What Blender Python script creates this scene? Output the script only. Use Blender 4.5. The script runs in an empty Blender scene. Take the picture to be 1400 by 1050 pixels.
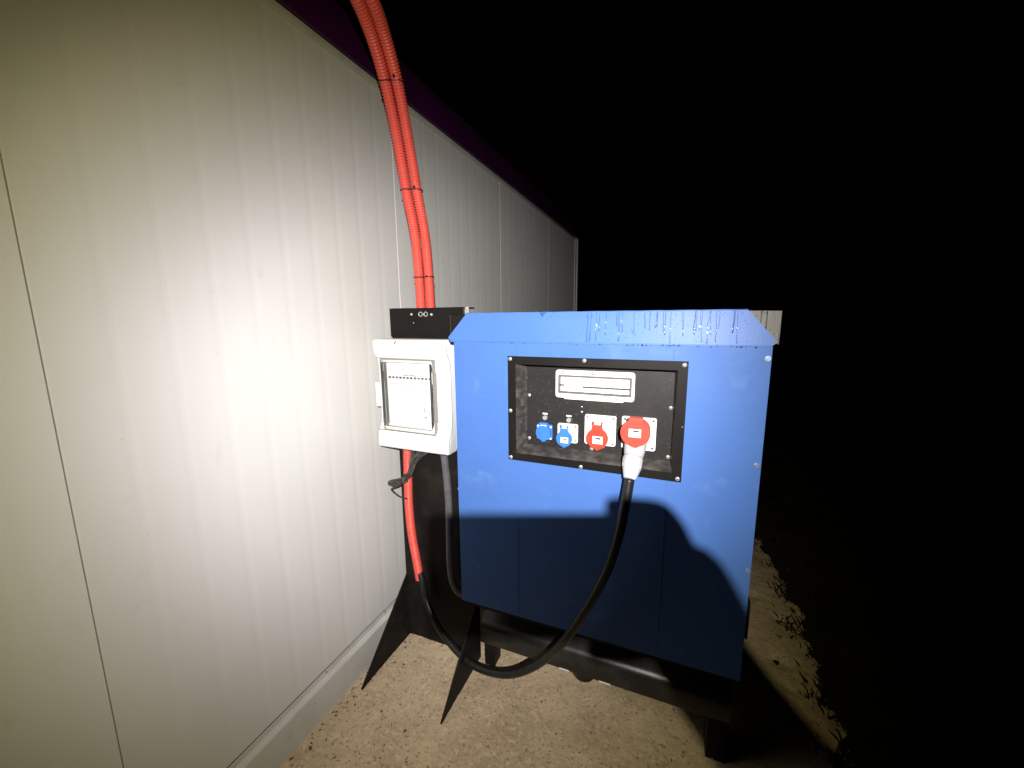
import bpy, bmesh, math, random
from mathutils import Vector, Matrix, noise
random.seed(7)
R = math.radians
S = bpy.context.scene
COL = S.collection

# ------------------------------------------------------------------ camera
YAW, PITCH, ROLL = R(22.332), R(9.358), R(-0.444)
FW = Vector((-math.sin(YAW) * math.cos(PITCH), math.cos(YAW) * math.cos(PITCH), -math.sin(PITCH)))
R0 = FW.cross(Vector((0, 0, 1))).normalized()
U0 = R0.cross(FW)
RT = R0 * math.cos(ROLL) + U0 * math.sin(ROLL)
UP = -R0 * math.sin(ROLL) + U0 * math.cos(ROLL)
EYE = Vector((0, 0, 1.5))
cd = bpy.data.cameras.new('camera'); cam = bpy.data.objects.new('camera', cd); COL.objects.link(cam)
M = Matrix((RT, UP, -FW)).transposed().to_4x4(); M.translation = EYE
cam.matrix_world = M
cd.sensor_width = 36; cd.sensor_fit = 'HORIZONTAL'; cd.lens = 543.58 / 1400 * 36
cd.clip_start = 0.02; cd.clip_end = 600
S.camera = cam

# ------------------------------------------------------------------ world: moonless night
W = bpy.data.worlds.new('World'); S.world = W; W.use_nodes = True
W.node_tree.nodes['Background'].inputs[0].default_value = (0.006, 0.007, 0.010, 1)
W.node_tree.nodes['Background'].inputs[1].default_value = 0.02
S.view_settings.view_transform = 'Standard'; S.view_settings.look = 'None'
S.view_settings.exposure = 0; S.view_settings.gamma = 1
S.view_settings.use_curve_mapping = False
cy = S.cycles
cy.use_denoising = True
try: cy.denoiser = 'OPENIMAGEDENOISE'
except Exception: pass
cy.max_bounces = 8; cy.diffuse_bounces = 2; cy.glossy_bounces = 4; cy.transmission_bounces = 8
cy.caustics_reflective = True; cy.blur_glossy = 0.0
cy.sample_clamp_indirect = 12.0
cy.use_adaptive_sampling = False

# ------------------------------------------------------------------ the head torch (the one lit lamp of the picture)
LAMP = Vector((0.159, -0.270, 1.673))
AIM = Vector((-0.64, 1.20, 1.21))
BEAM_W = 365
def make_beam():
    ld = bpy.data.lights.new('torch_light', 'SPOT'); lo = bpy.data.objects.new('torch_light', ld); COL.objects.link(lo)
    lo.location = LAMP
    lo.rotation_euler = (AIM - LAMP).to_track_quat('-Z', 'Y').to_euler()
    ld.energy = BEAM_W; ld.spot_size = R(150); ld.spot_blend = 0.05; ld.shadow_soft_size = 0.005
    ld.use_nodes = True
    t = ld.node_tree; N = t.nodes; L = t.links
    em = next(n for n in N if n.type == 'EMISSION')
    geo = N.new('ShaderNodeNewGeometry'); sp = N.new('ShaderNodeVectorMath'); sp.operation = 'DOT_PRODUCT'
    L.new(geo.outputs['Incoming'], sp.inputs[0]); sp.inputs[1].default_value = (AIM - LAMP).normalized()
    ab = N.new('ShaderNodeMath'); ab.operation = 'ABSOLUTE'; L.new(sp.outputs['Value'], ab.inputs[0])
    ac = N.new('ShaderNodeMath'); ac.operation = 'ARCCOSINE'; L.new(ab.outputs[0], ac.inputs[0])
    dv = N.new('ShaderNodeMath'); dv.operation = 'DIVIDE'; dv.inputs[1].default_value = R(75); L.new(ac.outputs[0], dv.inputs[0])
    rp = N.new('ShaderNodeValToRGB'); L.new(dv.outputs[0], rp.inputs[0])
    e = rp.color_ramp; e.interpolation = 'B_SPLINE'
    stops = [(0, (1, 1, 1), 1.0), (9, (1, .99, .97), .98), (18, (1, .98, .95), .91), (24, (1, .975, .94), .72), (28, (1, .965, .92), .50),
             (32, (1, .96, .84), .31), (36, (1, .95, .69), .195), (40, (1, .93, .50), .12), (44, (1, .89, .28), .048), (49, (1, .83, .15), .008), (55, (0, 0, 0), 0)]
    while len(e.elements) > 1: e.elements.remove(e.elements[-1])
    for i, (a, c, v) in enumerate(stops):
        el = e.elements[0] if i == 0 else e.elements.new(a / 75)
        el.position = a / 75; el.color = (c[0] * v, c[1] * v, c[2] * v, 1)
    L.new(rp.outputs[0], em.inputs[0]); em.inputs[1].default_value = 1
    return lo
BEAM = make_beam()

# ------------------------------------------------------------------ materials
def mat(name, col, rough=.5, metal=0, spec=.5, bump=None, var=None, coat=0, emit=None, trans=0, ior=1.45, bump2=None, rvar=None):
    """bump = (scale, strength, distance[, stretch]); var = (scale, colour2, low, high[, stretch])"""
    m = bpy.data.materials.new(name); m.use_nodes = True
    t = m.node_tree; N = t.nodes; L = t.links; b = N['Principled BSDF']
    b.inputs['Base Color'].default_value = (*col, 1); b.inputs['Roughness'].default_value = rough
    b.inputs['Metallic'].default_value = metal; b.inputs['Specular IOR Level'].default_value = spec
    b.inputs['Coat Weight'].default_value = coat; b.inputs['Transmission Weight'].default_value = trans
    b.inputs['IOR'].default_value = ior
    tc = N.new('ShaderNodeTexCoord')
    def nz(scale, stretch=None, detail=5, rough_=.6):
        mp = N.new('ShaderNodeMapping'); L.new(tc.outputs['Object'], mp.inputs[0])
        if stretch: mp.inputs['Scale'].default_value = stretch
        n = N.new('ShaderNodeTexNoise'); n.inputs['Scale'].default_value = scale
        n.inputs['Detail'].default_value = detail; n.inputs['Roughness'].default_value = rough_
        L.new(mp.outputs[0], n.inputs['Vector']); return n
    last = None
    if var:
        vs = var if isinstance(var, list) else [var]
        prev = None
        for v in vs:
            n = nz(v[0], v[4] if len(v) > 4 else None)
            mr = N.new('ShaderNodeMapRange'); mr.inputs[1].default_value = v[2]; mr.inputs[2].default_value = v[3]
            L.new(n.outputs[0], mr.inputs[0])
            mx = N.new('ShaderNodeMix'); mx.data_type = 'RGBA'
            L.new(mr.outputs[0], mx.inputs[0])
            if prev is None: mx.inputs[6].default_value = (*col, 1)
            else: L.new(prev, mx.inputs[6])
            mx.inputs[7].default_value = (*v[1], 1)
            prev = mx.outputs[2]
        L.new(prev, b.inputs['Base Color'])
    if rvar:
        n = nz(rvar[0], rvar[3] if len(rvar) > 3 else None)
        mr = N.new('ShaderNodeMapRange'); mr.inputs[1].default_value = .35; mr.inputs[2].default_value = .65
        mr.inputs[3].default_value = rvar[1]; mr.inputs[4].default_value = rvar[2]
        L.new(n.outputs[0], mr.inputs[0]); L.new(mr.outputs[0], b.inputs['Roughness'])
    for bb in (bump, bump2):
        if bb:
            n = nz(bb[0], bb[3] if len(bb) > 3 else None)
            bn = N.new('ShaderNodeBump'); bn.inputs['Strength'].default_value = bb[1]; bn.inputs['Distance'].default_value = bb[2]
            L.new(n.outputs[0], bn.inputs['Height'])
            if last: L.new(last, bn.inputs['Normal'])
            last = bn.outputs[0]
    if last: L.new(last, b.inputs['Normal'])
    return m

def clear(name, tint, rough):
    m = bpy.data.materials.new(name); m.use_nodes = True; t = m.node_tree; N = t.nodes; L = t.links
    N.remove(N['Principled BSDF']); out = N['Material Output']
    tr = N.new('ShaderNodeBsdfTransparent'); tr.inputs[0].default_value = (*tint, 1)
    gl = N.new('ShaderNodeBsdfGlossy'); gl.inputs['Roughness'].default_value = rough
    fr = N.new('ShaderNodeFresnel'); fr.inputs[0].default_value = 1.38
    mx = N.new('ShaderNodeMixShader'); L.new(fr.outputs[0], mx.inputs[0]); L.new(tr.outputs[0], mx.inputs[1]); L.new(gl.outputs[0], mx.inputs[2])
    L.new(mx.outputs[0], out.inputs['Surface']); return m

MT = dict(
    wall=mat('painted_steel_panel', (.60, .575, .55), .42, var=[(1.3, (.57, .55, .52), .35, .7), (18, (.53, .50, .45), .62, .85), (55, (.40, .34, .26), .70, .78)], bump=(5, .12, .01, (1, 1, .5)), bump2=(90, .05, .001), rvar=(3, .34, .5)),
    trim=mat('painted_trim', (.52, .505, .47), .35, var=[(6, (.40, .38, .34), .5, .8), (40, (.22, .18, .13), .64, .78)], bump=(14, .1, .004)),
    gap=mat('joint_sealant', (.42, .40, .36), .7),
    purple=mat('purple_fascia_paint', (.045, .004, .05), .35, bump=(6, .1, .01), var=(2, (.035, .004, .035), .4, .7)),
    blue=mat('blue_powder_coat', (.060, .138, .385), .45, spec=.22, bump=(260, .10, .0006), bump2=(3, .1, .01), var=[(2.2, (.052, .121, .34), .35, .75), (30, (.075, .17, .43), .68, .86), (9, (.095, .18, .40), .58, .80), (120, (.15, .25, .50), .735, .76, (.05, 1, 1))], rvar=(5, .42, .55)),
    bluewet=mat('wet_blue_powder_coat', (.060, .138, .385), .42, spec=.25, bump=(120, .1, .001), bump2=(60, .2, .001, (1, 1, .12)),
                var=[(2.2, (.075, .165, .52), .35, .75), (70, (.06, .14, .50), .60, .72, (1, 1, .07)), (240, (.20, .33, .75), .70, .80)]),
    roof=mat('wet_roof_sheet', (.88, .89, .90), .11, metal=1.0),
    cheek=mat('wet_grey_cheek', (.20, .20, .185), .35, metal=.2, bump=(70, .5, .002, (1, 1, .12)), var=(75, (.02, .02, .02), .55, .62, (1, 1, .03))),  # dark vertical streaks in the colour stand in for reflections in the wet sheet
    black=mat('black_powder_coat', (.007, .0058, .005), .5, spec=.15, bump=(350, .35, .0008), var=(7, (.011, .009, .0075), .45, .75)),
    panel=mat('dusty_black_panel', (.012, .0105, .0105), .5, spec=.3, bump=(300, .4, .0008), var=[(9, (.020, .017, .015), .4, .7), (190, (.11, .10, .09), .62, .74)]),
    ledge=mat('dusty_black_ledge', (.038, .033, .030), .5, bump=(220, .5, .001), var=[(28, (.11, .097, .088), .42, .70, (1, 1, 2)), (150, (.17, .155, .14), .62, .78)]),
    steel=mat('black_painted_steel', (.011, .0095, .009), .5, spec=.1, bump=(180, .3, .001), var=[(12, (.022, .017, .012), .5, .75), (60, (.07, .06, .05), .72, .82)]),
    tank=mat('black_fuel_tank', (.014, .013, .0125), .27, bump=(420, .5, .001), var=(10, (.034, .031, .028), .45, .75)),
    white=mat('white_abs_plastic', (.74, .73, .70), .38, bump=(200, .05, .0005), var=(8, (.66, .65, .61), .55, .8)),
    white2=mat('white_breaker_plastic', (.74, .73, .72), .45),
    seam=mat('grey_gasket', (.10, .09, .075), .6),
    dark=mat('dark_print', (.04, .04, .045), .5),
    red=mat('red_corrugated_plastic', (.64, .082, .058), .42, var=[(25, (.56, .07, .05), .4, .7), (110, (.60, .17, .13), .66, .85)], bump=(150, .2, .001)),
    lidred=mat('red_socket_plastic', (.62, .045, .025), .5, spec=.3, var=(30, (.58, .035, .02), .45, .7)),
    lidblue=mat('blue_socket_plastic', (.035, .15, .60), .5, spec=.3, var=(30, (.03, .13, .54), .45, .7)),
    grey=mat('light_grey_plug_plastic', (.44, .43, .45), .5, spec=.3, var=(20, (.34, .33, .33), .5, .75), bump=(60, .15, .001)),
    greycable=mat('grey_cable_sheath', (.095, .09, .10), .4, var=(30, (.06, .056, .06), .45, .7)),
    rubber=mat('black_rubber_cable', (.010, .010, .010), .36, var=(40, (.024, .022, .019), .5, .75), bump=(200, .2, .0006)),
    bundle=mat('dusty_black_wire', (.035, .03, .027), .45, var=(60, (.10, .09, .075), .5, .75)),
    zinc=mat('zinc_screw', (.62, .61, .60), .3, metal=.6, var=(200, (.4, .38, .36), .5, .7)),
    boltblue=mat('blue_painted_bolt', (.09, .17, .42), .35, metal=.2),
    boltpale=mat('dull_zinc_bolt', (.24, .30, .40), .35, metal=.5),
    door_grey=mat('grey_door_rubber', (.24, .22, .19), .6),
    water=clear('water_drop', (.82, .86, .92), .04),
    glass=clear('clear_polycarbonate', (.985, .985, .98), .05),
    ground=mat('dark_soil', (.016, .012, .008), .95, spec=.1, bump=(30, .8, .02), var=[(7, (.030, .022, .013), .4, .7), (60, (.012, .010, .007), .55, .75)]),
    slab=mat('worn_aggregate_ground', (.60, .455, .30), .9, bump=(70, .55, .006), bump2=(240, .5, .002),
             var=[(3.2, (.37, .27, .16), .38, .72), (16, (.42, .32, .21), .52, .74), (50, (.64, .52, .35), .50, .70), (75, (.16, .11, .065), .585, .68), (150, (.62, .51, .37), .60, .72)]),
    stone=mat('pebble', (.36, .285, .19), .85, var=(12, (.18, .14, .09), .4, .65), bump=(120, .4, .002)),
    leaf=mat('dry_leaf_litter', (.045, .028, .015), .8, var=(30, (.09, .06, .03), .4, .7)),
    grass=mat('night_grass', (.014, .014, .006), .8, spec=.1, var=(9, (.03, .024, .010), .4, .7)),
    phone=mat('phone_case', (.02, .02, .022), .4), screen=mat('phone_screen', (.01, .01, .012), .1),
    skin=mat('skin', (.50, .31, .23), .5, var=(30, (.44, .25, .18), .4, .7)),
    jacket=mat('dark_jacket_cloth', (.02, .022, .028), .8, bump=(60, .5, .004)),
    trousers=mat('dark_trouser_cloth', (.025, .025, .028), .85, bump=(60, .5, .004)),
    hair=mat('dark_hair', (.015, .011, .008), .6, bump=(200, .8, .003)),
    boot=mat('black_boot', (.012, .011, .010), .5), eye=mat('eye', (.6, .58, .55), .2),
    lens=mat('torch_lens', (.9, .9, .9), .1),
)

# ------------------------------------------------------------------ mesh helpers
def link(name, me, m, parent=None, smooth=False):
    o = bpy.data.objects.new(name, me); COL.objects.link(o)
    if m is not None and not me.materials: me.materials.append(m)
    if smooth:
        me.polygons.foreach_set('use_smooth', [True] * len(me.polygons))
    if parent: o.parent = parent
    return o
def obj(name, bm, m, parent=None, smooth=False, autos=None):
    bmesh.ops.recalc_face_normals(bm, faces=bm.faces[:])
    if autos is not None:
        for f in bm.faces: f.smooth = True
        for e in bm.edges:
            if len(e.link_faces) == 2 and e.calc_face_angle(0) > R(autos): e.smooth = False
    me = bpy.data.meshes.new(name); bm.to_mesh(me); bm.free()
    return link(name, me, m, parent, smooth)
def bx(bm, x0, x1, y0, y1, z0, z1, bev=0, seg=2):
    r = bmesh.ops.create_cube(bm, size=1)
    vs = r['verts']
    for v in vs:
        v.co = Vector((x0 if v.co.x < 0 else x1, y0 if v.co.y < 0 else y1, z0 if v.co.z < 0 else z1))
    if bev:
        es = list({e for v in vs for e in v.link_edges})
        bmesh.ops.bevel(bm, geom=es, offset=bev, segments=seg, affect='EDGES', profile=.5)
    return bm
def box(name, m, parent, x0, x1, y0, y1, z0, z1, bev=0, seg=2):
    return obj(name, bx(bmesh.new(), x0, x1, y0, y1, z0, z1, bev, seg), m, parent, autos=35)
def cyl(bm, c, r, h, axis='Y', seg=20, r2=None, bev=0):
    rot = {'Y': Matrix.Rotation(R(90), 4, 'X'), 'X': Matrix.Rotation(R(90), 4, 'Y'), 'Z': Matrix()}[axis]
    q = bmesh.ops.create_cone(bm, cap_ends=True, segments=seg, radius1=r, radius2=r if r2 is None else r2, depth=h, matrix=Matrix.Translation(c) @ rot)
    return q['verts']
def prism(bm, pts, y0, y1):
    """pts = list of (x, z) outline, extruded in Y"""
    a = [bm.verts.new((p[0], y0, p[1])) for p in pts]; b = [bm.verts.new((p[0], y1, p[1])) for p in pts]
    n = len(pts); bm.faces.new(a); bm.faces.new(list(reversed(b)))
    for i in range(n): bm.faces.new((a[i], b[i], b[(i + 1) % n], a[(i + 1) % n]))
    return bm
def prismx(bm, pts, x0, x1):
    """pts = list of (y, z) outline, extruded in X"""
    a = [bm.verts.new((x0, p[0], p[1])) for p in pts]; b = [bm.verts.new((x1, p[0], p[1])) for p in pts]
    n = len(pts); bm.faces.new(a); bm.faces.new(list(reversed(b)))
    for i in range(n): bm.faces.new((a[i], b[i], b[(i + 1) % n], a[(i + 1) % n]))
    return bm
def rrect(x0, x1, z0, z1, r, seg=5):
    out = []
    for cx, cz, a0 in ((x1 - r, z1 - r, 0), (x0 + r, z1 - r, 90), (x0 + r, z0 + r, 180), (x1 - r, z0 + r, 270)):
        for k in range(seg + 1):
            a = R(a0 + 90 * k / seg); out.append((cx + r * math.cos(a), cz + r * math.sin(a)))
    return out
def catmull(P, per=12):
    P = [Vector(p) for p in P]; Q = [P[0] * 2 - P[1]] + P + [P[-1] * 2 - P[-2]]; out = []
    for i in range(1, len(Q) - 2):
        for k in range(per):
            t = k / per; a, b, c, d = Q[i - 1:i + 3]
            out.append(.5 * ((2 * b) + (c - a) * t + (2 * a - 5 * b + 4 * c - d) * t * t + (3 * b - a - 3 * c + d) * t ** 3))
    out.append(P[-1]); return out
def resample(P, step):
    out = [P[0]]; acc = 0; d = 0
    for a, b in zip(P, P[1:]):
        l = (b - a).length
        if l < 1e-9: continue
        while d + step <= acc + l:
            d += step; out.append(a.lerp(b, (d - acc) / l))
        acc += l
    return out
def tube(bm, pts, rad, seg=14, cap=True):
    """rad = number or function of the index"""
    f = rad if callable(rad) else (lambda i: rad)
    n = len(pts); up = Vector((0.3, 0.2, 1)).normalized(); rings = []
    t0 = (pts[1] - pts[0]).normalized(); u = t0.cross(up)
    if u.length < .1: u = t0.cross(Vector((1, 0, 0)))
    u.normalize()
    for i, p in enumerate(pts):
        t = (pts[min(i + 1, n - 1)] - pts[max(i - 1, 0)]).normalized()
        u = (u - t * u.dot(t)).normalized(); v = t.cross(u)
        rings.append([bm.verts.new(p + (u * math.cos(2 * math.pi * k / seg) + v * math.sin(2 * math.pi * k / seg)) * f(i)) for k in range(seg)])
    for a, b in zip(rings, rings[1:]):
        for k in range(seg): bm.faces.new((a[k], a[(k + 1) % seg], b[(k + 1) % seg], b[k]))
    if cap: bm.faces.new(rings[0]); bm.faces.new(list(reversed(rings[-1])))
    return bm
def thing(name, label, cat, loc=(0, 0, 0), group=None):
    o = bpy.data.objects.new(name, None); COL.objects.link(o); o.location = loc
    o.empty_display_size = .1
    o['label'] = label; o['category'] = cat
    if group: o['group'] = group
    return o
def adopt(root):
    """parts were modelled in world space: keep them there under a root that stands at the thing's base"""
    bpy.context.view_layer.update()
    inv = Matrix.Translation(-root.location)
    for c in root.children: c.matrix_parent_inverse = inv
def tag(o, label, cat, group=None):
    o['label'] = label; o['category'] = cat
    if group: o['group'] = group
    return o

# ------------------------------------------------------------------ ground
def noisy(x, y, s=1.0): return noise.fractal(Vector((x * s, y * s, 3.1)), 0.9, 2.1, 4)
def edge_x(y):     # where the worn hard ground gives way to soil
    return .655 + .075 * noise.noise(Vector((y * 1.6, 4, 0))) + .045 * noise.noise(Vector((y * 6.5, 9, 0))) + .026 * noise.noise(Vector((y * 19, 2, 0))) + .012 * noise.noise(Vector((y * 50, 7, 0))) - max(0, 1.9 - max(y, .9)) * .12 - max(0, y - 2.95) ** 1.5 * 4 - max(0, y - 3.3) * 6
bm = bmesh.new(); nx, ny = 40, 60
def soft(i, n, a, b, p=3):
    t = i / n * 2 - 1; return (a + b) / 2 + (b - a) / 2 * math.copysign(abs(t) ** p, t)
vs = [[bm.verts.new((soft(i, nx, -120, 121.6, 4), soft(j, ny, -117, 121, 4), 0)) for j in range(ny + 1)] for i in range(nx + 1)]
for row in vs:
    for v in row: v.co.z = -.03 + .008 * noisy(v.co.x, v.co.y, 2)
for i in range(nx):
    for j in range(ny): bm.faces.new((vs[i][j], vs[i + 1][j], vs[i + 1][j + 1], vs[i][j + 1]))
g = obj('ground', bm, MT['ground'], smooth=True); g['kind'] = 'structure'
# near soil with real relief
bm = bmesh.new(); nx, ny = 110, 200
vs = []
for i in range(nx + 1):
    row = []
    for j in range(ny + 1):
        x = -.2 + 3.0 * (i / nx) ** 1.3; y = .4 + 5.4 * j / ny
        d = x - edge_x(y)
        z = -.018 + .012 * min(1, max(0, d * 3)) + .028 * noisy(x, y, 5) * min(1, max(.1, d * 4)) + .012 * noisy(x + 5, y, 17)
        row.append(bm.verts.new((x, y, min(z, .05 + d * .05) if d > 0 else -.012)))
    vs.append(row)
for i in range(nx):
    for j in range(ny): bm.faces.new((vs[i][j], vs[i + 1][j], vs[i + 1][j + 1], vs[i][j + 1]))
g = obj('soil', bm, MT['ground'], smooth=True); g['kind'] = 'structure'
bm = bmesh.new(); nx, ny = 190, 500
vs = []
for j in range(ny + 1):
    y = -2.9 + 7.4 * j / ny; ex = max(-1.19, edge_x(y)); row = []
    for i in range(nx + 1):
        x = -1.20 + (ex + 1.20) * i / nx
        z = .0035 * noisy(x, y, 6) + .0035 * noise.noise(Vector((x * 42, y * 42, 1))) + .002 * noise.noise(Vector((x * 90, y * 90, 5)))
        if ex - x < .12: z -= .006 * (1 - (ex - x) / .12) * (1 + noise.noise(Vector((x * 20, y * 20, 0))))
        for (hx, hy, hr) in ((.50, 1.86, .05), (.56, 2.15, .04), (.45, 2.3, .045), (.52, 1.72, .03)):
            d = math.hypot(x - hx, y - hy)
            d += .02 * noise.noise(Vector((x * 30, y * 30, 2)))
            if d < hr: z -= .011 * (1 - (max(d, 0) / hr) ** 2)
        if i == nx: z = -.03
        row.append(bm.verts.new((x, y, z)))
    vs.append(row)
for j in range(ny):
    for i in range(nx): bm.faces.new((vs[j][i], vs[j][i + 1], vs[j + 1][i + 1], vs[j + 1][i]))
g = obj('pavement', bm, MT['slab'], smooth=True); g['kind'] = 'structure'

# loose grit (uncountable)
def scatter_mesh(name, m, spots, shape):
    V = []; F = []
    for (x, y, z, s, a) in spots:
        b = len(V); vv, ff = shape(s, a)
        V += [(x + p[0], y + p[1], z + p[2]) for p in vv]; F += [tuple(b + k for k in f) for f in ff]
    me = bpy.data.meshes.new(name); me.from_pydata(V, [], F); me.update()
    return link(name, me, m, None)
def pebble(s, a):
    vv = []; ca, sa = math.cos(a), math.sin(a)
    for (x, y, z) in ((1, 0, 0), (.4, .8, .1), (-.6, .7, 0), (-1, -.1, .1), (-.3, -.8, 0), (.6, -.7, .1), (0.1, 0, .65)):
        x *= s * random.uniform(.7, 1.2); y *= s * .75 * random.uniform(.7, 1.2)
        vv.append((x * ca - y * sa, x * sa + y * ca, z * s * .8))
    return vv, [(i, (i + 1) % 6, 6) for i in range(6)]
sp = []
for k in range(9000):
    x = random.uniform(-1.15, .64); y = random.uniform(.45, 3.4)
    if k < 5000: y = random.uniform(.5, 1.9)
    sp.append((x, y, .0015, random.choice((.0016, .002, .0025, .003, .0045)), random.uniform(0, 6.28)))
for k in range(110):
    y = random.uniform(1.3, 3); x = edge_x(y) + random.gauss(-.03, .04)
    sp.append((x, y, -.004, random.uniform(.002, .008), random.uniform(0, 6.28)))
g = scatter_mesh('grit', MT['stone'], sp, pebble); tag(g, 'loose grit and small pebbles scattered over the worn brown ground', 'gravel'); g['kind'] = 'stuff'
def leafbit(s, a):
    ca, sa = math.cos(a), math.sin(a); vv = []
    for (x, y, z) in ((-1, 0, 0), (-.2, .45, .25), (1, .05, .1), (.1, -.5, .3)):
        x *= s; y *= s; vv.append((x * ca - y * sa, x * sa + y * ca, z * s))
    return vv, [(0, 1, 2), (0, 2, 3)]
sp = []
for k in range(260):
    y = random.uniform(.6, 2.2); x = -1.155 + abs(random.gauss(0, .035)) if k < 120 else random.uniform(-1.1, .6)
    sp.append((x, y, .003, random.uniform(.003, .009), random.uniform(0, 6.28)))
g = scatter_mesh('leaf_litter', MT['leaf'], sp, leafbit); tag(g, 'dark dry leaf crumbs lying along the skirting and on the ground', 'leaf litter'); g['kind'] = 'stuff'
def blade(s, a):
    ca, sa = math.cos(a), math.sin(a); l = random.uniform(.2, .9); w = .0022
    return [(-w * sa, w * ca, 0), (w * sa, -w * ca, 0), (l * .4 * s * ca + w * .7 * sa, l * .4 * s * sa, s * .6), (l * s * ca, l * s * sa, s * .9)], [(0, 1, 2), (0, 2, 3)]
sp = []
cl = [(edge_x(y) + random.uniform(.0, .7) ** 1.4, y) for y in [random.uniform(1.3, 5) for _ in range(150)]]
cl += [(edge_x(y) - random.uniform(-.03, .05), y) for y in [random.uniform(1.4, 3.2) for _ in range(16)]]
for k in range(7000):
    cx, cyy = random.choice(cl); sp.append((cx + random.gauss(0, .035), cyy + random.gauss(0, .035), -.02, random.uniform(.015, .06), random.uniform(0, 6.28)))
g = scatter_mesh('grass', MT['grass'], sp, blade); tag(g, 'low dark grass and weeds growing on the soil right of the generator', 'grass'); g['kind'] = 'stuff'

# ------------------------------------------------------------------ cabin with sandwich-panel wall
XW = -1.186; ZT = 2.452; PITCHW = 1.154; Y0 = .383
cab = thing('cabin', 'long off-white sandwich-panel cabin with purple roof fascia filling the left side', 'building', (XW - 1.5, 1.5, 0))
def wall_panel(y0, n):
    prof = [(y0 + .0006, -.02), (y0 + .0006, -.002), (y0 + .003, 0)]
    for k in range(1, 10):
        c = y0 + PITCHW * k / 10
        prof += [(c - .019, 0), (c - .012, -.00022), (c - .005, -.0005), (c + .005, -.0005), (c + .012, -.00022), (c + .019, 0)]
    e = y0 + PITCHW
    prof += [(e - .003, 0), (e - .0008, -.003), (e - .0008, -.02)]
    bm = bmesh.new(); zs = [.166, .9, 1.6, ZT]
    rows = [[bm.verts.new((XW + d, y, z)) for (y, d) in prof] for z in zs]
    for a, b in zip(rows, rows[1:]):
        for i in range(len(prof) - 1): bm.faces.new((a[i], a[i + 1], b[i + 1], b[i]))
    return obj('wall_panel', bm, MT['wall'], cab)
for k in range(-3, 4): wall_panel(Y0 + PITCHW * k, k)
YE = Y0 + 4 * PITCHW          # far corner
YN = Y0 - 3 * PITCHW
box('core_wall', MT['gap'], cab, XW - 2.9, XW - .010, YN + .01, YE - .01, .02, ZT - .01)
box('roof', MT['trim'], cab, XW - 3.0, XW - .03, YN, YE + .03, ZT + .10, ZT + .13)
box('fascia', MT['purple'], cab, XW - .002, XW + .020, YN, YE + .04, ZT + .006, ZT + .150, .003)
box('top_trim', MT['trim'], cab, XW + .0015, XW + .008, YN, YE, ZT - .022, ZT + .004, .002)
# skirting flashing: upright face, narrow sloping ledge
bm = bmesh.new()
pr = [(XW + .020, -.01), (XW + .020, .128), (XW + .0185, .1325), (XW + .0005, .140), (XW + .0005, .158), (XW - .006, .160), (XW - .006, -.01)]
prism(bm, pr, YN, YE); sk = obj('skirting', bm, MT['trim'], cab)
box('shade_strip', MT['seam'], cab, XW - .006, XW - .002, YN, YE, .1585, .168)  # dark grey strip painting in the shading under the panel foot
bm = bmesh.new(); bx(bm, XW + .003, XW + .009, YE - .10, YE + .012, .14, ZT + .002, .0015); bx(bm, XW + .006, XW + .017, YE - .016, YE + .016, .14, ZT + .002, .005, 3)
obj('corner_trim', bm, MT['trim'], cab, autos=30)
bm = bmesh.new(); bx(bm, XW - .02, XW + .013, YE + .017, YE + .06, .1, ZT + .002, .004); obj('downpipe_edge', bm, MT['trim'], cab, autos=30)
for (yy, zz) in ((.345, 1.615), (.47, .155), (.96, .155), (1.30, .157), (4.2, 2.447), (4.5, 2.447), (4.75, 2.447), (3.4, 2.447)):
    bm = bmesh.new(); cyl(bm, (XW + .004, yy, zz), .0045, .008, 'X', 8); obj('screw', bm, MT['zinc'], cab)
adopt(cab)

# ------------------------------------------------------------------ generator
D = 1.2                       # plane of the blue front sheet
GX0, GX1 = -.709, .232
GZ0, GZ1 = .430, 1.424
gen = thing('generator', 'big blue diesel generator with black socket panel beside the white cabin wall', 'generator', (-.24, 2.1, 0))
# cabinet
FX0, FX1, FZ0, FZ1 = -.506, .037, 1.026, 1.379      # outer frame of the socket recess
HX0, HX1, HZ0, HZ1 = FX0 + .028, FX1 - .026, FZ0 + .026, FZ1 - .026
bm = bmesh.new()
T = .003
bx(bm, GX0, HX0, D, D + T, GZ0, GZ1); bx(bm, HX1, GX1, D, D + T, GZ0, GZ1)
bx(bm, HX0, HX1, D, D + T, GZ0, HZ0); bx(bm, HX0, HX1, D, D + T, HZ1, GZ1)
bmesh.ops.remove_doubles(bm, verts=bm.verts[:], dist=1e-5)
obj('front_panel', bm, MT['blue'], gen)
for xx, za, zb in ((-.475, GZ0 + .004, FZ0 - .002), (-.475, FZ1 + .002, GZ1 - .012), (-.002, GZ0 + .004, FZ0 - .002), (-.002, FZ1 + .002, GZ1 - .012)):
    box('fold_seam', MT['blue'], gen, xx - .0012, xx + .0012, D - .0009, D + .0005, za, zb, .0004, 1)
box('side_panel', MT['blue'], gen, GX0, GX0 + T, D + T, 3.2, GZ0, GZ1)
box('side_panel', MT['blue'], gen, GX1 - T, GX1, D + T, 3.2, GZ0, GZ1)
box('rear_panel', MT['blue'], gen, GX0, GX1, 3.2, 3.2 + T, GZ0, GZ1)
box('floor_lip', MT['black'], gen, GX0 + .002, GX1 + .003, D + .004, 3.195, GZ0 - .014, GZ0 - .001)
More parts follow.
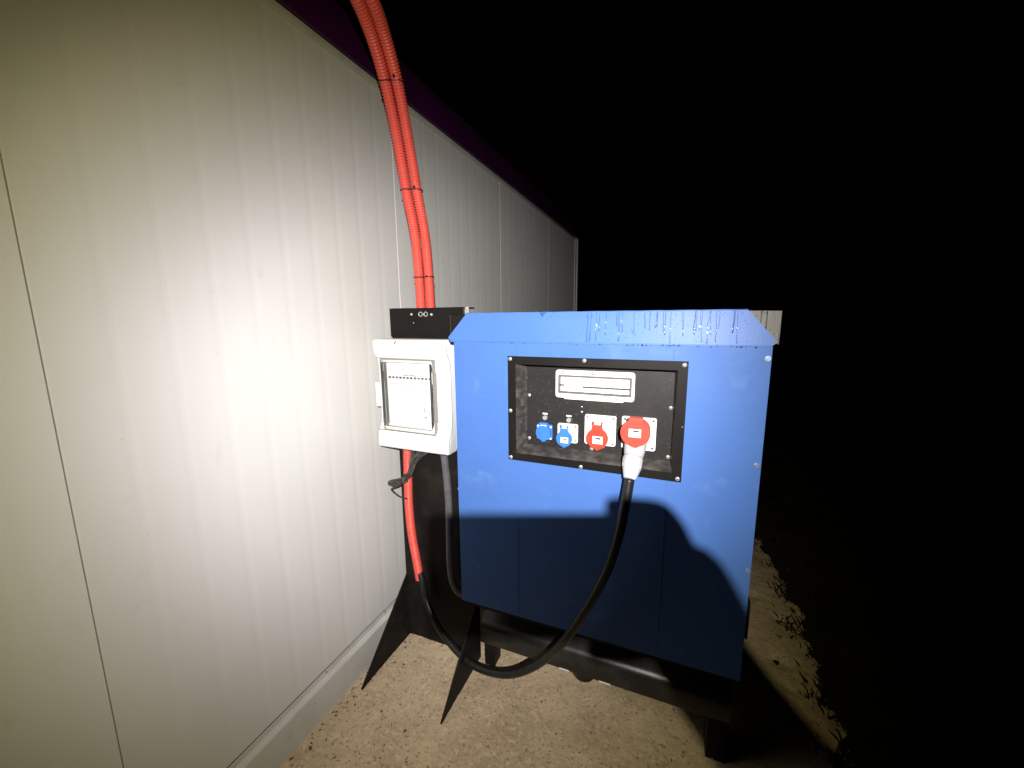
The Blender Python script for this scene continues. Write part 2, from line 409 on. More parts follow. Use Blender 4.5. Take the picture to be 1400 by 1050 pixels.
# roof: dark wet cap, blue mitred flap in front, grey cheeks behind the mitres, the left one blackened as shade
bm = bmesh.new(); nx, ny = 60, 120
for side in (0,):
    vs = [[bm.verts.new((GX0 - .030 + (GX1 - GX0 + .048) * i / nx, D + .006 + 2.0 * j / ny, 1.5155 + .00050 * noise.noise(Vector((i * .07 + 3, j * .012, 0))) + .00022 * noise.noise(Vector((i * .02, j * .06, 4))))) for j in range(ny + 1)] for i in range(nx + 1)]
    for i in range(nx):
        for j in range(ny): bm.faces.new((vs[i][j], vs[i + 1][j], vs[i + 1][j + 1], vs[i][j + 1]))
obj('roof_sheet', bm, MT['roof'], gen, smooth=True)
box('roof_side', MT['cheek'], gen, GX0 - .030, GX0 - .027, D + .03, 3.2, GZ1 + .004, 1.515)
box('roof_side', MT['cheek'], gen, GX1 + .0155, GX1 + .0185, D + .03, 3.2, GZ1 + .004, 1.515)
bm = bmesh.new(); pts = [(GX0 - .030, D + .035), (GX0 + .07, D + .006)]
for (xa, ya), (xb, yb) in (((GX0 - .028, D + .030), (GX0 + .08, D + .007)),):
    vv = [bm.verts.new(p) for p in ((xa, ya, GZ1 + .006), (xb, yb, GZ1 + .006), (xb, yb, 1.516), (xa, ya, 1.516))]; bm.faces.new(vv)
o = obj('roof_cheek', bm, MT['black'], gen); mm = o.modifiers.new('s', 'SOLIDIFY'); mm.thickness = .002  # left cheek's shade is put in as black; the right one stays grey
bm = bmesh.new()
vv = [bm.verts.new(p) for p in ((GX1 - .09, D + .0055, GZ1 + .006), (GX1 + .016, D + .022, GZ1 + .006), (GX1 + .016, D + .022, 1.5155), (GX1 - .09, D + .0055, 1.5155))]; bm.faces.new(vv)
o = obj('roof_cheek', bm, MT['cheek'], gen); mm = o.modifiers.new('s', 'SOLIDIFY'); mm.thickness = .002
# flap: trapezoid, leans out at the foot, folded lip
def flap_y(z): return D + .003 - .007 * (1.519 - z) / .093
bm = bmesh.new()
out = [(-.729, 1.437), (-.722, 1.4265), (.229, 1.4265), (.240, 1.437), (.170, 1.5175), (-.659, 1.5175)]
a = [bm.verts.new((x, flap_y(z), z)) for x, z in out]; b = [bm.verts.new((x, flap_y(z) + .0025, z)) for x, z in out]
bm.faces.new(a); bm.faces.new(list(reversed(b)))
for i in range(6): bm.faces.new((a[i], b[i], b[(i + 1) % 6], a[(i + 1) % 6]))
obj('roof_flap', bm, MT['bluewet'], gen)
box('flap_lip', MT['bluewet'], gen, -.722, .229, D - .0035, D - .0005, 1.4225, 1.4262)
bm = bmesh.new(); tube(bm, [Vector((.2295, D - .004, 1.4265)), Vector((.2405, D - .003, 1.4375)), Vector((.244, D + .012, 1.441))], .0016, 6); obj('flap_corner', bm, MT['zinc'], gen)
bm = bmesh.new(); tube(bm, [Vector((-.659 + (.829) * k / 30, D + .0035, 1.5182 + .0004 * math.sin(k * 2.1))) for k in range(31)], .0015, 6); obj('flap_edge', bm, MT['bluewet'], gen, smooth=True)

# water: drops and rivulets on the roof edge and flap (uncountable)
bm = bmesh.new()
def drop(x, z, s, yy=None, tall=1):
    y = (flap_y(z) if yy is None else yy)
    q = bmesh.ops.create_icosphere(bm, subdivisions=1, radius=1, matrix=Matrix.Translation((x, y, z)) @ Matrix.Diagonal((s, s * .6, s * tall, 1)))
for k in range(150):
    drop(random.uniform(-.65, .16), 1.4985 + random.uniform(0, .017), random.uniform(.0005, .0013))
for k in range(170):
    x = random.triangular(-.5, .18, .08); drop(x, random.uniform(1.432, 1.515), random.choice((.0006, .0008, .001, .0014)), tall=random.uniform(.9, 1.6))
for k in range(46):
    x = random.uniform(-.70, .22) if k < 18 else random.uniform(-.15, .22)
    drop(x, 1.4215 + random.uniform(-.001, .002), random.uniform(.0012, .0026), yy=D - .0035)
for k in range(34):
    x = random.choice((random.uniform(-.62, -.1), random.uniform(0.0, .2))); drop(x, 1.5185 + random.uniform(0, .001), random.uniform(.001, .0026), yy=D + .006)
for dx, dz, s in ((0, 0, .005), (.006, .003, .004), (-.004, .006, .0045), (.011, .005, .003), (.002, -.005, .003)): drop(-.391 + dx, 1.512 + dz, s)
for k in range(60): drop(random.uniform(-.65, .21), random.uniform(1.30, 1.42) if k < 25 else random.triangular(.95, 1.42, 1.4), random.choice((.0006, .0009)), yy=D)
for k in range(30):
    x = random.uniform(-.26, .16); z1_ = 1.516; z0_ = random.uniform(1.428, 1.48); w = random.uniform(.0009, .0017)
    P = []; xx = x
    for j in range(9):
        z = z1_ + (z0_ - z1_) * j / 8; xx += random.gauss(0, .0007); P.append(Vector((xx, flap_y(z) - .0001, z)))
    tube(bm, P, lambda i: w * (.6 + .5 * i / 8), 6)
o = obj('water_drops', bm, MT['water'], gen, smooth=True); o['kind'] = 'stuff'
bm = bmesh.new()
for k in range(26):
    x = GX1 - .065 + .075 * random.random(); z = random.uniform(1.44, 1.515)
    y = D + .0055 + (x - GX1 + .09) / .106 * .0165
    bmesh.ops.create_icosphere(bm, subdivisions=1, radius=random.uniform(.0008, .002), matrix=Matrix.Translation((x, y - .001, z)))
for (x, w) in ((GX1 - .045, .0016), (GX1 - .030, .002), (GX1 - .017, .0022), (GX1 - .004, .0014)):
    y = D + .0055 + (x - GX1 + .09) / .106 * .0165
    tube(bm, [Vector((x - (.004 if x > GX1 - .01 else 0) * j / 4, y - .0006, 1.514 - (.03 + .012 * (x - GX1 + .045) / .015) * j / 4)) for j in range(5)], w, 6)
o = obj('painted_wet_reflections', bm, MT['rubber'], gen, smooth=True)  # dark reflections in the wet cheek, put in as black beads and runs
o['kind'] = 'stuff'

# body bolts
def bolt(x, z, y, r, m, parent, name='bolt'):
    bm = bmesh.new(); cyl(bm, (x, y - .0012, z), r * 1.5, .0018, 'Y', 16); vs = cyl(bm, (x, y - .0038, z), r, .0045, 'Y', 6, )
    o = obj(name, bm, m, parent, autos=30); return o
for (x, z) in ((-.700, 1.402), (-.697, 1.130), (-.704, .885), (.2235, 1.393), (.2205, 1.103), (.2245, .79)):
    bolt(x, z, D, .0048, MT['boltblue'] if x < 0 else MT['boltpale'], gen)

# recessed control panel
YR = D + .060
cp = None
bm = bmesh.new()
w = .026
fo = (FX0, FX1, FZ0, FZ1); fi = (HX0, HX1, HZ0, HZ1)
IX0, IX1, IZ0, IZ1 = -.462, .004, 1.066, 1.345
def ring(bm, A, ya, B, yb):
    a = [bm.verts.new((x, ya, z)) for x, z in ((A[0], A[2]), (A[1], A[2]), (A[1], A[3]), (A[0], A[3]))]
    b = [bm.verts.new((x, yb, z)) for x, z in ((B[0], B[2]), (B[1], B[2]), (B[1], B[3]), (B[0], B[3]))]
    return [bm.faces.new((a[i], a[(i + 1) % 4], b[(i + 1) % 4], b[i])) for i in range(4)]
ring(bm, fo, D + .001, fo, D - .004); ring(bm, fo, D - .004, fi, D - .004)
frame = obj('control_panel', bm, MT['black'], gen)
bm = bmesh.new(); ring(bm, fi, D - .004, (IX0, IX1, IZ0, IZ1), YR)
bm.faces.ensure_lookup_table()
obj('recess_wall', bm, MT['ledge'], frame)
box('back_plate', MT['panel'], frame, IX0 - .002, IX1 + .002, YR - .0005, YR + .002, IZ0 - .002, IZ1 + .002)
def screw(x, z, y, r, parent, m=None):
    bm = bmesh.new()
    q = bmesh.ops.create_uvsphere(bm, u_segments=12, v_segments=8, radius=r, matrix=Matrix.Translation((x, y, z)) @ Matrix.Diagonal((1, .55, 1, 1)))
    o = obj('screw', bm, m or MT['zinc'], parent, smooth=True)
    bm = bmesh.new(); bx(bm, x - r * .55, x + r * .55, y - r * .60, y - r * .45, z - r * .10, z + r * .10); bx(bm, x - r * .10, x + r * .10, y - r * .605, y - r * .45, z - r * .55, z + r * .55)
    obj('screw_slot', bm, MT['dark'], parent)
for (x, z) in ((FX0 + .009, FZ1 - .009), (-.253, FZ1 - .007), (FX1 - .010, FZ1 - .010), (FX0 + .009, 1.197), (FX0 + .009, FZ0 + .009), (-.257, FZ0 + .007), (FX1 - .010, FZ0 + .010)):
    screw(x, z, D - .0045, .0065, frame)
screw(FX1 - .006, 1.192, D - .0045, .003, frame, MT['seam'])
for (x, z, r) in ((-.453, 1.241, .0062), (-.453, 1.089, .006), (-.0025, 1.232, .006), (-.0025, 1.078, .006), (-.236, 1.076, .0066), (-.271, 1.197, .0038), (-.271, 1.214, .0024)):
    screw(x, z, YR - .002, r, frame)

# sockets ---------------------------------------------------------------
def plate(name, m, parent, x0, x1, z0, z1, y0, y1, r=.006):
    bm = bmesh.new(); prism(bm, rrect(x0, x1, z0, z1, r), y0, y1)
    front = [e for e in bm.edges if all(abs(v.co.y - min(y0, y1)) < 1e-6 for v in e.verts)]
    bmesh.ops.bevel(bm, geom=front, offset=min(.0015, abs(y1 - y0) * .4), segments=2, affect='EDGES')
    return obj(name, bm, m, parent, autos=40)
def mark(parent, x0, x1, z0, z1, y, m=None):
    return box('printed_mark', m or MT['dark'], parent, x0, x1, y - .0003, y, z0, z1)
def lid_label(parent, cx, cz, y, w, h):
    lb = box('rating_label', MT['white2'], parent, cx - w / 2, cx + w / 2, y - .0006, y + .0002, cz - h / 2, cz + h / 2)
    mark(parent, cx - w * .18, cx + w * .30, cz + h * .10, cz + h * .34, y - .0008)
    for k in range(4):
        a = cx - w * .36 + k * w * .19
        mark(parent, a, a + w * .12, cz - h * .16, cz - h * .02, y - .0008, MT['seam'])
    mark(parent, cx + w * .06, cx + w * .22, cz - h * .36, cz - h * .24, y - .0008); mark(parent, cx - w * .36, cx - w * .26, cz - h * .36, cz - h * .24, y - .0008, MT['lidred'])
def lid_shape(cx, cz, r, neck_w, neck_top, tip=.006):
    """round lid seen from the front with a hinge neck above and a finger tip below"""
    pts = []
    a0 = math.degrees(math.asin(min(.95, neck_w / r)))
    for k in range(0, 33):
        a = 90 - a0 - (360 - 2 * a0) * k / 32
        rr = r
        if abs((a % 360) - 270) < 9: rr = r + tip * (1 - abs((a % 360) - 270) / 9)
        pts.append((cx + rr * math.cos(R(a)), cz + rr * math.sin(R(a))))
    pts += [(cx - neck_w * .86, neck_top - .006), (cx - neck_w * 1.05, neck_top + .006), (cx - neck_w * .72, neck_top + .006), (cx - neck_w * .66, neck_top - .004),
            (cx + neck_w * .66, neck_top - .004), (cx + neck_w * .72, neck_top + .006), (cx + neck_w * 1.05, neck_top + .006), (cx + neck_w * .86, neck_top - .006)]
    return pts
def cee(x0, x1, z0, z1, lcx, lcz, lr, m, y_lid):
    p = plate('socket', MT['white'], gen, x0, x1, z0, z1, YR - .007, YR)
    for sx in (x0 + .008, x1 - .008):
        for sz in (z0 + .008, z1 - .008):
            bm = bmesh.new(); cyl(bm, (sx, YR - .0072, sz), .0034, .001, 'Y', 10); obj('socket_screw', bm, MT['seam'], p)
            bm = bmesh.new(); bx(bm, sx - .0022, sx + .0022, YR - .0084, YR - .0078, sz - .0006, sz + .0006); obj('screw_slot', bm, MT['dark'], p)
    bm = bmesh.new(); cyl(bm, (lcx, (YR - .007 + y_lid) / 2 + .001, lcz + .002), lr * .93, YR - .007 - y_lid - .004, 'Y', 28); obj('collar', bm, MT['white'], p, autos=30)
    bm = bmesh.new(); prism(bm, lid_shape(lcx, lcz, lr, lr * .48, lcz + lr * 1.42), y_lid - .005, y_lid + .004)
    ed = [e for e in bm.edges if all(abs(v.co.y - (y_lid - .005)) < 1e-6 for v in e.verts)]
    bmesh.ops.bevel(bm, geom=ed, offset=.0012, segments=2, affect='EDGES')
    obj('lid', bm, m, p, autos=40)
    plate('hinge_block', MT['white'], p, lcx - lr * .30, lcx + lr * .30, lcz + lr * 1.02, lcz + lr * 1.50, y_lid - .003, YR - .004, .002)
    lid_label(p, lcx + .002, lcz - .004, y_lid - .005, lr * .95, lr * .72)
    return p
s1 = plate('socket', MT['lidblue'], gen, -.424, -.369, 1.092, 1.144, YR - .008, YR, .005)
s1['label'] = 'small blue domestic socket with round spring cover'
bm = bmesh.new(); cyl(bm, (-.3975, YR - .013, 1.117), .0262, .012, 'Y', 26, .0262); obj('lid', bm, MT['lidblue'], s1, autos=40)
plate('hinge_block', MT['lidblue'], s1, -.412, -.383, 1.137, 1.152, YR - .017, YR - .006, .002)
plate('hinge_pin', MT['white2'], s1, -.408, -.387, 1.139, 1.1445, YR - .0185, YR - .0165, .001)
plate('lid_tip', MT['lidblue'], s1, -.405, -.390, 1.087, 1.096, YR - .0185, YR - .010, .002)
for sx, sz in ((-.419, 1.138), (-.374, 1.137), (-.374, 1.097), (-.419, 1.098)):
    bm = bmesh.new(); cyl(bm, (sx, YR - .0085, sz), .003, .0015, 'Y', 10); obj('socket_screw', bm, MT['white2'], s1)
s2 = cee(-.350, -.282, 1.090, 1.154, -.324, 1.106, .0265, MT['lidblue'], YR - .020); s2['label'] = 'round blue three-pin socket lid on a white plate'
s3 = cee(-.259, -.160, 1.093, 1.192, -.2145, 1.120, .034, MT['lidred'], YR - .026); s3['label'] = 'smaller red five-pin socket with closed lid'
# large socket with the plug pushed in
s4 = plate('socket', MT['white'], gen, -.142, -.040, 1.092, 1.196, YR - .007, YR); s4['label'] = 'large red five-pin socket with a plug in it'
for sx in (-.133, -.049):
    for sz in (1.101, 1.187):
        bm = bmesh.new(); cyl(bm, (sx, YR - .0072, sz), .004, .001, 'Y', 10); obj('socket_screw', bm, MT['seam'], s4)
        bm = bmesh.new(); bx(bm, sx - .0026, sx + .0026, YR - .0084, YR - .0078, sz - .0007, sz + .0007); obj('screw_slot', bm, MT['dark'], s4)
def tilted(cx, cy, cz, deg):      # local +Z of the plug axis points down and out of the panel
    return Matrix.Translation((cx, cy, cz)) @ Matrix.Rotation(R(deg), 4, 'X')
LM = tilted(-.094, 1.172, 1.168, -5)
bm = bmesh.new(); prism(bm, [(p[0], p[1]) for p in (lambda c: c)([(.042 * math.cos(R(90 - 11.25 * k)) if True else 0, .040 * math.sin(R(90 - 11.25 * k)) - (.006 if k == 16 else 0)) for k in range(32)])], -.006, .006)
ed = [e for e in bm.edges if all(abs(v.co.y + .006) < 1e-6 for v in e.verts)]
bmesh.ops.bevel(bm, geom=ed, offset=.002, segments=2, affect='EDGES')
for v in bm.verts: v.co = LM @ v.co
obj('lid', bm, MT['lidred'], s4, autos=40)
bm = bmesh.new(); prism(bm, rrect(-.020, .020, .026, .046, .004), -.008, .012)
for v in bm.verts: v.co = LM @ v.co
obj('lid_hinge', bm, MT['lidred'], s4, autos=40)
bm = bmesh.new(); bx(bm, -.018, .016, -.0066, -.0061, -.012, .012)
for v in bm.verts: v.co = LM @ v.co
obj('rating_label', bm, MT['white2'], s4)
for (a, b_, c, d_) in ((-.006, .010, .003, .009), (-.014, -.010, -.003, .001), (-.006, .000, -.004, -.001), (.004, .009, -.009, -.005), (-.013, -.009, -.009, -.006)):
    bm = bmesh.new(); bx(bm, a, b_, -.0071, -.0066, c, d_)
    for v in bm.verts: v.co = LM @ v.co
    obj('printed_mark', bm, MT['dark'], s4)
bm = bmesh.new(); tube(bm, [Vector((-.093, YR - .006, 1.160)), Vector((-.093, 1.205, 1.150))], .037, 28); obj('collar', bm, MT['lidred'], s4, autos=30)

# indicator lamps above the two small sockets
for x, z in ((-.396, 1.167), (-.3135, 1.166)):
    bm = bmesh.new(); cyl(bm, (x, YR - .003, z), .0085, .008, 'Y', 18, .0075); o = obj('indicator', bm, MT['zinc'], gen, autos=40)
    o['label'] = 'small round metal push button over a blue socket'
    plate('caption_plate', MT['white2'], o, x - .009, x + .008, z + .011, z + .016, YR - .0015, YR, .001)

# window over the breaker row
WX0, WX1, WZ0, WZ1 = -.357, -.108, 1.243, 1.334
def framepoly(bm, A, B, ra, rb, y0, y1):
    a = rrect(*A, ra); b = rrect(*B, rb); n = len(a)
    va = [[bm.verts.new((p[0], y, p[1])) for p in a] for y in (y0, y1)]; vb = [[bm.verts.new((p[0], y, p[1])) for p in b] for y in (y0, y1)]
    for i in range(n):
        j = (i + 1) % n
        bm.faces.new((va[0][i], va[0][j], vb[0][j], vb[0][i])); bm.faces.new((va[0][i], va[1][i], va[1][j], va[0][j]))
        bm.faces.new((vb[0][i], vb[0][j], vb[1][j], vb[1][i])); bm.faces.new((va[1][i], vb[1][i], vb[1][j], va[1][j]))
    return bm
bw = obj('breaker_window', framepoly(bmesh.new(), (WX0, WX1, WZ0, WZ1), (WX0 + .008, WX1 - .008, WZ0 + .014, WZ1 - .016), .009, .003, YR - .012, YR), MT['white'], gen, autos=30)
bw['label'] = 'clear hinged window in a pale frame over the breaker row'
obj('gasket', framepoly(bmesh.new(), (WX0 + .0082, WX1 - .0082, WZ0 + .0142, WZ1 - .0162), (WX0 + .013, WX1 - .014, WZ0 + .0185, WZ1 - .021), .003, .002, YR - .014, YR - .001), MT['seam'], bw, autos=30)
n = 12; bw0 = WX0 + .014; bw1 = WX1 - .015
for k in range(n):
    a = bw0 + (bw1 - bw0) * k / n; b = bw0 + (bw1 - bw0) * (k + 1) / n
    bk = box('breaker', MT['white2'], bw, a + .0004, b - .0004, YR - .006, YR + .001, WZ0 + .020, WZ1 - .023, .0006, 1)
for k in range(n):
    a = bw0 + (bw1 - bw0) * k / n; b = bw0 + (bw1 - bw0) * (k + 1) / n
    if k == 0 or k > 3: box('toggle', MT['dark'], bw, a + .001, b - .0002 if k != 0 else b - .004, YR - .0105, YR - .0062, 1.2785 + (.003 if k == 0 else 0), 1.283 + (.003 if k == 0 else 0), .0006, 1)
    if k > 3 or k < 2: box('printed_mark', MT['seam'] if k % 3 else MT['lidred'], bw, a + .003, b - .006 - .001 * (k % 3), YR - .0064, YR - .0061, 1.2695, 1.2718)
o = box('window_pane', MT['glass'], bw, WX0 + .0135, WX1 - .0145, YR - .0135, YR - .0120, WZ0 + .019, WZ1 - .0215)
for k, x in enumerate((WX0 + .024, -.236, WX1 - .024)):
    bm = bmesh.new(); cyl(bm, (x, YR - .0125, WZ0 + .007), .0038, .002, 'Y', 12); obj('window_screw', bm, MT['seam'], bw)
    bm = bmesh.new(); cyl(bm, (x, YR - .0138, WZ0 + .007), .002, .0012, 'Y', 10); obj('window_screw', bm, MT['white2'], bw)
    box('window_clip', MT['seam'], bw, x - .004, x + .004, YR - .0140, YR - .0122, WZ1 - .006, WZ1 - .003); box('window_clip', MT['seam'], bw, x - .0035, x + .0035, YR - .0140, YR - .0122, WZ1 - .0125, WZ1 - .0085)
plate('window_lip', MT['white'], bw, WX0 + .028, WX1 - .032, WZ0 - .005, WZ0 + .003, YR - .0085, YR - .002, .002)
for x in (-.318, -.300, -.190, -.166): box('embossed_mark', MT['seam'], bw, x, x + .010, YR - .0124, YR - .0121, WZ0 + .0035, WZ0 + .0065)

# fuel-tank base frame with folded top and feet
bm = bmesh.new()
pr = [(1.312, .158), (1.310, .170), (1.310, .215)] + [(1.31 + .045 - .045 * math.cos(R(a)), .215 + .045 * math.sin(R(a))) for a in (10, 20, 30, 40, 50, 60)] + [(1.40, .292), (1.44, .33), (3.1, .33), (3.1, .158)]
prismx(bm, pr, -.690, .236); tk = obj('fuel_tank', bm, MT['tank'], gen, autos=25)
box('cross_member', MT['steel'], gen, -.685, .232, 1.46, 3.1, .331, GZ0 - .0145)
box('foot', MT['steel'], gen, .172, .234, 1.311, 1.40, -.005, .157, .002)
box('foot', MT['steel'], gen, -.700, -.652, 1.365, 1.43, -.005, .157, .002)
box('foot', MT['steel'], gen, .172, .234, 2.95, 3.04, -.005, .157, .002)
box('foot', MT['steel'], gen, -.700, -.652, 2.95, 3.04, -.005, .157, .002)
for x0, x1 in ((-.349, -.311), (-.196, -.154)): box('pale_tab', MT['white'], gen, x0, x1, 1.3085, 1.3098, .1575, .1625)  # two small pale strips along the tank's bottom edge
bm = bmesh.new(); cyl(bm, (-.262, 1.36, .140), .042, .034, 'Z', 20, .042); o = obj('drain_cap', bm, MT['rubber'], gen, autos=30)
bm = bmesh.new(); cyl(bm, (-.165, 1.395, .3035), .003, .003, 'Z', 8); obj('tank_screw', bm, MT['zinc'], gen)
box('edge_bracket', MT['black'], gen, GX1 + .0005, GX1 + .008, D - .001, D + .03, .575, .690, .001)
adopt(gen)

# ------------------------------------------------------------------ black steel stand between wall and generator
st = thing('cable_stand', 'black steel post frame with two triangular feet standing left of the generator', 'stand', (-.91, 1.42, 0))
SX0, SX1, SY = -1.118, -.733, 1.388
box('back_plate', MT['steel'], st, SX0, SX1, SY, SY + .005, -.004, 1.430)
bm = bmesh.new(); bx(bm, SX0 - .006, SX1 - .036, SY - .006, SY + .004, 1.4305, 1.545, .001)
hd = obj('head_box', bm, MT['black'], st)
box('top_cover', MT['black'], st, SX0 - .003, SX0 + .085, SY + .0045, SY + .09, 1.540, 1.546)
box('top_cover', MT['black'], st, SX0 + .197, SX1 - .038, SY + .0045, SY + .09, 1.540, 1.546)
box('end_flange', MT['zinc'], st, SX1 - .0355, SX1 - .020, SY + .006, SY + .010, 1.50, 1.546)
for x, z, r in ((-1.012, 1.520, .0055), (-.915, 1.518, .006), (-1.004, 1.485, .0025)):
    bm = bmesh.new(); bmesh.ops.create_uvsphere(bm, u_segments=10, v_segments=8, radius=r, matrix=Matrix.Translation((x, SY - .007, z))); obj('screw', bm, MT['zinc'], st, smooth=True)
for x in (-.967, -.942):
    bm = bmesh.new(); tube(bm, [Vector((x + .009 * math.cos(a / 8 * 6.28), SY - .008, 1.520 + .009 * math.sin(a / 8 * 6.28))) for a in range(9)], .0018, 6, cap=False); obj('split_ring', bm, MT['zinc'], st, smooth=True)
for x in (SX0, SX1 - .006):
    bm = bmesh.new(); prismx(bm, [(SY - .001, .315), (SY - .001, -.002), (1.064, -.002), (1.064, .004)], x, x + .006); obj('triangular_foot', bm, MT['steel'], st)
for x, z in ((-.975, .955), (-.928, .950), (-.99, .915)):
    bm = bmesh.new(); bmesh.ops.create_uvsphere(bm, u_segments=8, v_segments=6, radius=.005, matrix=Matrix.Translation((x, SY - .002, z))); obj('screw', bm, MT['zinc'], st, smooth=True)
adopt(st)

# ------------------------------------------------------------------ white distribution box on the stand
db = thing('distribution_box', 'white plastic breaker box with transparent door mounted on the black stand', 'fuse box', (-.95, 1.32, .975))
BX0, BX1, BZ0, BZ1 = -1.115, -.783, .980, 1.424
def by(z):      # front profile of the cover: bulges above and below the door
    t = (z - BZ0) / (BZ1 - BZ0)
    b1 = 1 / (1 + math.exp((t - .18) * 42)); b2 = 1 / (1 + math.exp((.84 - t) * 42))
    return 1.280 - .028 * max(b1, b2)
zs = [BZ0 + (BZ1 - BZ0) * k / 40 for k in range(41)]
pr = [(1.322, BZ0), (by(BZ0) + .016, BZ0)] + [(by(zs[1]) + .005, BZ0 + .0035)] + [(by(z), z) for z in zs[1:-1]] + [(by(zs[-2]) + .005, BZ1 - .0035), (by(BZ1) + .016, BZ1), (1.322, BZ1)]
bm = bmesh.new(); rows = []
for x, ins in ((BX0, .009), (BX0 + .0015, .004), (BX0 + .005, .001), (BX0 + .010, 0), (BX1 - .010, 0), (BX1 - .005, .001), (BX1 - .0015, .004), (BX1, .009)):
    rows.append([bm.verts.new((x, min(y + ins, 1.322), min(max(z, BZ0 + ins * .35), BZ1 - ins * .35))) for y, z in pr])
for a, b in zip(rows, rows[1:]):
    for i in range(len(pr) - 1): bm.faces.new((a[i], a[i + 1], b[i + 1], b[i]))
bm.faces.new(rows[0]); bm.faces.new(list(reversed(rows[-1])))
obj('cover', bm, MT['white'], db, autos=45)
box('back_shell', MT['white'], db, BX0 + .006, BX1 - .004, 1.3235, SY - .001, BZ0 + .004, BZ1 - .004, .006)
box('seam_gasket', MT['seam'], db, BX0 + .003, BX1 - .002, 1.3215, 1.324, BZ0 + .002, BZ1 - .002)
zz_ = [BZ0 + .006 + (BZ1 - BZ0 - .012) * k / 40 for k in range(41)]
obj('edge_groove', tube(bmesh.new(), [Vector((BX1 - .024, by(z) + .0004, z)) for z in zz_], .0011, 6), MT['seam'], db, smooth=True)
obj('edge_groove', tube(bmesh.new(), [Vector((BX1 - .0135, by(z) + .0005, z)) for z in zz_], .0011, 6), MT['seam'], db, smooth=True)
obj('edge_groove', tube(bmesh.new(), [Vector((BX1 - .0002, by(z) + .016, z)) for z in zz_], .0013, 6), MT['seam'], db, smooth=True)
obj('edge_groove', tube(bmesh.new(), [Vector((BX0 + .012, by(z) + .0004, z)) for z in zz_[7:34]], .0009, 6), MT['seam'], db, smooth=True)
# door
DX0, DX1, DZ0, DZ1 = -1.083, -.840, 1.060, 1.345
YD = 1.2590
door = obj('door', framepoly(bmesh.new(), (DX0, DX1, DZ0, DZ1), (DX0 + .011, DX1 - .014, DZ0 + .012, DZ1 - .011), .008, .005, YD, 1.279), MT['glass'], db, autos=30)
box('pane', MT['glass'], door, DX0 + .0115, DX1 - .0145, YD + .002, YD + .004, DZ0 + .0125, DZ1 - .0115)
obj('door_edge', framepoly(bmesh.new(), (DX0 - .0045, DX1 + .0045, DZ0 - .0045, DZ1 + .0045), (DX0 - .0008, DX1 + .0008, DZ0 - .0008, DZ1 + .0008), .009, .008, 1.2615, 1.279), MT['door_grey'], door, autos=30)
obj('door_edge', framepoly(bmesh.new(), (DX0 + .012, DX1 - .015, DZ0 + .013, DZ1 - .012), (DX0 + .0148, DX1 - .0178, DZ0 + .0158, DZ1 - .0148), .005, .004, 1.276, 1.279), MT['seam'], door, autos=30)
box('inner_plate', MT['white2'], db, DX0 + .013, DX1 - .016, 1.2765, 1.2795, DZ0 + .014, DZ1 - .013)
for k in range(12):
    a = DX0 + .024 + .0172 * k
    br = box('breaker', MT['white2'], db, a + .0005, a + .0167, 1.2735, 1.2764, 1.252, 1.298, .0008, 1)
    box('toggle', MT['seam'] if k % 3 else MT['dark'], br, a + .003, a + .0135, 1.2695, 1.2734, 1.270 - (.001 if k < 8 else 0), 1.2765, .0006, 1)
for k in range(5): box('printed_mark', MT['seam'], db, DX0 + .10 + .012 * k, DX0 + .109 + .012 * k, 1.2728, 1.2733, 1.280 + (k % 2) * .002, 1.2835 + (k % 2) * .002)
for zz in (1.304, 1.246): box('slot_edge', MT['seam'], db, DX0 + .020, DX1 - .024, 1.2760, 1.2766, zz, zz + .0012)
lw = box('small_switch', MT['white2'], db, -.893, -.861, 1.2715, 1.2764, 1.120, 1.158, .001, 1)
box('switch_edge', MT['dark'], lw, -.8965, -.8938, 1.2740, 1.2766, 1.140, 1.158); box('switch_edge', MT['dark'], lw, -.8965, -.884, 1.2740, 1.2766, 1.1165, 1.1192)
for a in (-.888, -.873): box('switch_edge', MT['seam'], lw, a, a + .007, 1.2708, 1.2714, 1.138, 1.141)
for zz in (1.318, 1.085): box('latch', MT['white'], db, DX1 - .004, DX1 + .022, 1.2735, 1.2805, zz - .022, zz + .018, .003); 
for zz in (1.296, 1.341, 1.063, 1.106): box('latch_line', MT['seam'], db, DX1 + .004, DX1 + .021, 1.2786, 1.2798, zz, zz + .0018)
for k in range(6): box('hinge_slot', MT['seam'], db, DX1 + .013, DX1 + .0145, 1.2788, 1.2798, 1.135 + k * .024, 1.146 + k * .024)
box('hinge', MT['white'], db, BX0 - .004, DX0 - .006, 1.262, 1.283, 1.150, 1.250, .003)
for zz in (1.3475, 1.0535): box('cover_line', MT['seam'], db, BX0 + .004, BX1 - .036, (1.2670 if zz > 1.2 else 1.2595), 1.2790, zz, zz + .002)
for x, z, in ((BX1 - .018, 1.344), (BX1 - .018, 1.057)):
    bm = bmesh.new(); cyl(bm, (x, 1.2745, z), .004, .004, 'Y', 10); obj('cover_screw', bm, MT['seam'], db)
bm = bmesh.new(); bx(bm, -.002, .002, -.001, .001, -.007, .007)
for v in bm.verts: v.co = Matrix.Translation((-1.000, 1.2505, 1.412)) @ Matrix.Rotation(R(40), 4, 'Y') @ v.co
obj('scuff', bm, MT['seam'], db)
adopt(db)

